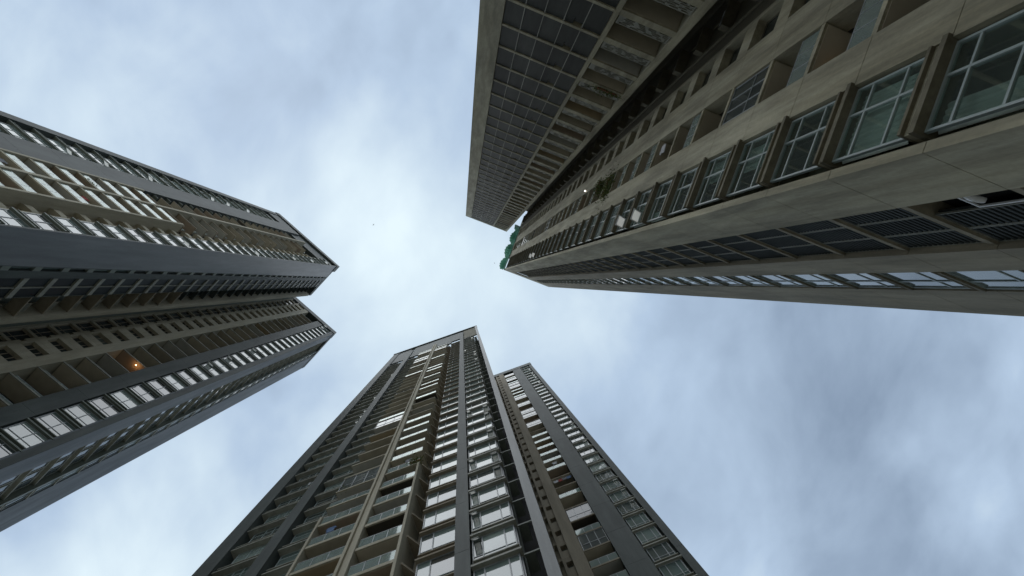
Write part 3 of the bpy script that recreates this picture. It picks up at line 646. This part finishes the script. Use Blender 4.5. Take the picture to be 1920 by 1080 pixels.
def foliage(n, sx, sy, sz, size, droop=0.0, seed=1):
    r = random.Random(seed); v, f = [], []
    for i in range(n):
        c = Vector((r.gauss(0, sx), r.gauss(0, sy), r.gauss(0, sz) - droop * r.random()))
        a = Vector((r.uniform(-1, 1), r.uniform(-1, 1), r.uniform(-1, 0.6))).normalized(); b = a.orthogonal().normalized(); b.rotate(Matrix.Rotation(r.uniform(0, 6.28), 3, a))
        L_ = size * r.uniform(0.7, 1.4); W_ = L_ * 0.4; k = len(v); nn = a.cross(b) * L_ * 0.12
        v += [tuple(c), tuple(c + a * L_ * 0.5 + b * W_ * 0.5 + nn), tuple(c + a * L_), tuple(c + a * L_ * 0.5 - b * W_ * 0.5 + nn)]; f += [(k, k + 1, k + 2), (k, k + 2, k + 3)]
    return v, f
def plant(root, F, s, z, d, label, sx, sz, n, droop, seed, name='trailing_plant'):
    o = bpy.data.objects.new(name, None); COL.objects.link(o); x, y = F.xy(s, d); put(root, o, x, y, z)
    v, f = foliage(n, sx if F.s[0] else 0.14, sx if F.s[1] else 0.14, sz, 0.16, droop, seed)
    me = bpy.data.meshes.new('mesh'); me.from_pydata(v, [], f); me.materials.append(MAT['leaf'])
    link(bpy.data.objects.new('foliage', me), o, (0, 0, 0.25))
    r = random.Random(seed + 5); bx = []
    for i in range(7):
        a = r.gauss(0, sx * 0.7); q = (a, 0) if F.s[0] else (0, a); bx.append((q[0] - 0.01, q[0] + 0.01, q[1] - 0.01, q[1] + 0.01, 0.1 - droop * 0.7, 0.3))
    link(bpy.data.objects.new('stem', box_mesh(bx, 'leaf')), o, (0, 0, 0))
    w = sx * 1.3; pb = [(-w, w, -0.1, 0.1, 0, 0.2)] if F.s[0] else [(-0.1, 0.1, -w, w, 0, 0.2)]
    link(bpy.data.objects.new('planter', box_mesh(pb, 'terracotta')), o, (0, 0, 0))
    return tag(o, label, 'plant')
plant(RT, M, 4.6, 42.0, 0.05, 'yellow-green plant trailing over a concrete balcony edge', 0.55, 0.35, 900, 1.3, 3)
plant(RT, M, 5.2, 45.4, 0.05, 'bushy green plant on the balcony above the long trailing plant', 0.35, 0.3, 500, 0.6, 4)
plant(CT, C, -7.45, 43.2, 0.3, 'dark green potted plant at the corner of a centre tower balcony', 0.28, 0.28, 350, 0.3, 5, 'potted_plant')
plant(RT, G, -3.3, 34.6 + 0.6, -0.05, 'dark green potted plant behind a patterned balcony screen', 0.5, 0.15, 350, 0.2, 6, 'potted_plant')

def garment(root, F, s, z, d, mat, label, seed):
    """shirt hung by the shoulders: body, sleeves, folds, real thickness"""
    r = random.Random(seed); out_ = [(-0.12, 0), (-0.24, -0.05), (-0.36, -0.28), (-0.27, -0.33), (-0.22, -0.22), (-0.24, -0.72), (0.24, -0.7), (0.22, -0.22), (0.27, -0.33), (0.36, -0.28), (0.24, -0.05), (0.12, 0), (0.0, -0.07)]
    n = len(out_); ph = r.uniform(0, 6)
    def pt(a, b, dd): u = a; w_ = dd + 0.04 * math.sin(9 * a + ph) * (-b); q = F.vec(u, w_); return (q[0], q[1], b)
    v = [pt(a, b, 0.02) for a, b in out_] + [pt(a, b, -0.02) for a, b in out_]
    me = raw_mesh(v, [tuple(range(n)), tuple(range(n, 2 * n))] + [(i, (i + 1) % n, (i + 1) % n + n, i + n) for i in range(n)], mat)
    o = bpy.data.objects.new('hanging_shirt', me); COL.objects.link(o); x, y = F.xy(s, d); put(root, o, x, y, z)
    return tag(o, label, 'laundry', 'laundry on the rear wing balconies')
for i, (m_, c_) in enumerate((('cloth_white', 'white'), ('cloth_red', 'red'), ('cloth_grey', 'grey'), ('cloth_blue', 'blue'))):
    garment(CT, D, 2.75 + 0.52 * i, 39.8 + 3 * 9 - 0.3, -0.15, m_, c_ + ' shirt hanging under a balcony of the centre tower rear wing', i)
garment(CT, D, 3.6, 39.8 + 3 * 11 - 0.3, -0.15, 'cloth_white', 'lone white shirt drying two floors above the row of laundry', 9)

for (rt, F_, s_, z_, d_, m_, l_) in ((RT, M, 4.5, 11.1 + 2.97 * 4 - 0.3, -0.2, 'cloth_blue', 'blue shirt drying on a balcony low on the concrete tower'),
        (RT, M, 5.1, 11.1 + 2.97 * 7 - 0.3, -0.2, 'cloth_white', 'white shirt drying on a concrete tower balcony below the trailing plant'),
        (LT, A, -5.2, 43.3 + 2.95 * 3 - 0.3, 0.1, 'cloth_red', 'red shirt drying on a framed balcony of the left tower'),
        (LT, A, -8.0, 43.3 + 2.95 * 1 - 0.3, 0.1, 'cloth_grey', 'grey shirt drying on a framed balcony of the left tower'),
        (CT, C, -12.3, 39.8 - 3 - 0.3, 0.1, 'cloth_blue', 'blue shirt drying on a framed balcony of the centre tower'),
        (CT, C, -8.2, 39.8 + 6 - 0.3, 0.1, 'cloth_grey', 'grey shirt drying on a balcony beside the potted plant')):
    garment(rt, F_, s_, z_, d_, m_, l_, int(z_))['group'] = 'laundry drying on balconies'
plant(CT, C, -12.6, 39.8 + 3.2, 0.1, 'small bushy plant on a left balcony of the centre tower', 0.25, 0.18, 220, 0.2, 8, 'potted_plant')
plant(LT, A, -7.9, 43.3 + 2.95 * 4 + 0.24, 0.15, 'leafy plant on a framed balcony of the left tower', 0.3, 0.18, 240, 0.3, 9, 'potted_plant')
# green scaffold net bulging over the roof edge of the concrete tower
def net():
    L_ = 9.6; nu, nv = 150, 26; v, f = [], []
    for i in range(nu + 1):
        u = i / nu * L_; sc = abs(math.sin(math.pi * 3.2 * i / nu + 0.35)); sag = 0.35 + 1.15 * sc ** 0.55
        for j in range(nv + 1):
            t = j / nv; d = math.sin(math.pi * min(1, t * 1.05)) ** 0.8 * sag * 0.8 + 0.06 + (0.07 * math.sin(11 * u + 4 * t) + 0.05 * math.sin(23 * u - 9 * t + 1.3)) * math.sin(math.pi * t); z = 126.6 - t * 5.6 + 0.25 * math.sin(3 * u + 5 * t)
            p = M.xy(u + 0.15 * math.sin(7 * t + u), d); v.append((p[0], p[1], z + EYE))
    for i in range(nu):
        for j in range(nv): a = i * (nv + 1) + j; f.append((a, a + nv + 1, a + nv + 2, a + 1))
    me = raw_mesh(v, f, 'green_net', True); o = bpy.data.objects.new('safety_net', me); COL.objects.link(o)
    o.location = RT.location; o.rotation_euler = RT.rotation_euler
    md = o.modifiers.new('thick', 'SOLIDIFY'); md.thickness = 0.02
    return tag(o, 'green construction netting bulging over the roof edge of the concrete tower', 'netting')
net()
# white bundle jammed on the louvre beam
def bundle():
    v, f = [], []; n, m = 14, 9
    for i in range(n + 1):
        t = i / n; x = (t - 0.5) * 0.62; r = 0.085 * math.sin(math.pi * (0.08 + 0.84 * t)) ** 0.35; bend = 0.10 * math.sin(math.pi * t)
        for j in range(m):
            a = j * math.tau / m; rr = r * (1 + 0.16 * math.sin(3 * a + 9 * t)); v.append((x, rr * math.cos(a) * 1.1, rr * math.sin(a) * 0.8 + bend))
    for i in range(n):
        for j in range(m): f.append((i * m + j, i * m + (j + 1) % m, (i + 1) * m + (j + 1) % m, (i + 1) * m + j))
    f.append(tuple(range(m))); f.append(tuple(range(n * m, n * m + m)))
    o = bpy.data.objects.new('rolled_bag', raw_mesh(v, f, 'white_paint', True)); COL.objects.link(o)
    put(RT, o, 2.1, -0.1, 11.75); return tag(o, 'crumpled white roll lying on the beam of the near louvres', 'bag')
bundle()
def bird(loc, rz, span, label):
    """one mesh: body rings with tapered ends, tail and two bent wings"""
    v, f = [], []; n = 8; prof = ((-0.34, 0.004), (-0.26, 0.03), (-0.1, 0.05), (0.06, 0.052), (0.16, 0.036), (0.2, 0.034), (0.25, 0.022), (0.3, 0.003))
    for x, r in prof:
        for i in range(n): v.append((x, r * math.cos(i * math.tau / n), r * 0.9 * math.sin(i * math.tau / n)))
    for j in range(len(prof) - 1):
        for i in range(n): f.append((j * n + i, j * n + (i + 1) % n, (j + 1) * n + (i + 1) % n, (j + 1) * n + i))
    for s in (-1, 1):
        k = len(v)
        pts = ((0.1, 0.03, 0.03), (-0.1, 0.03, 0.02), (0.16, 0.3, 0.09), (-0.08, 0.3, 0.08), (0.02, 0.62, 0.03), (-0.06, 0.6, 0.03))
        v += [(x, s * y, z) for x, y, z in pts] + [(x, s * y, z - 0.012) for x, y, z in pts]
        for (a, b, c, d) in ((0, 2, 3, 1), (2, 4, 5, 3)): f += [(k + a, k + b, k + c, k + d), (k + a + 6, k + b + 6, k + c + 6, k + d + 6)]
        for (a, b) in ((0, 2), (2, 4), (4, 5), (5, 3), (3, 1)): f.append((k + a, k + b, k + b + 6, k + a + 6))
    k = len(v); v += [(-0.26, -0.03, 0), (-0.26, 0.03, 0), (-0.48, 0.09, 0.0), (-0.48, -0.09, 0.0)] + [(-0.26, -0.03, -0.01), (-0.26, 0.03, -0.01), (-0.48, 0.09, -0.01), (-0.48, -0.09, -0.01)]
    f += [(k, k + 1, k + 2, k + 3), (k + 4, k + 5, k + 6, k + 7), (k, k + 1, k + 5, k + 4), (k + 1, k + 2, k + 6, k + 5), (k + 2, k + 3, k + 7, k + 6), (k + 3, k, k + 4, k + 7)]
    o = bpy.data.objects.new('bird', raw_mesh(v, f, 'feather')); COL.objects.link(o); o.location = loc; o.rotation_euler = (0, 0.1, rz); o.scale = (span,) * 3
    return tag(o, label, 'bird')
bird((-12.9, -8.4, 88 + EYE), 0.6, 0.27, 'small dark bird flying below the bright cloud, right of the left tower')
bird((5.2, -2.9, 92 + EYE), 2.2, 0.2, 'tiny bird flying just beside the green roof netting')
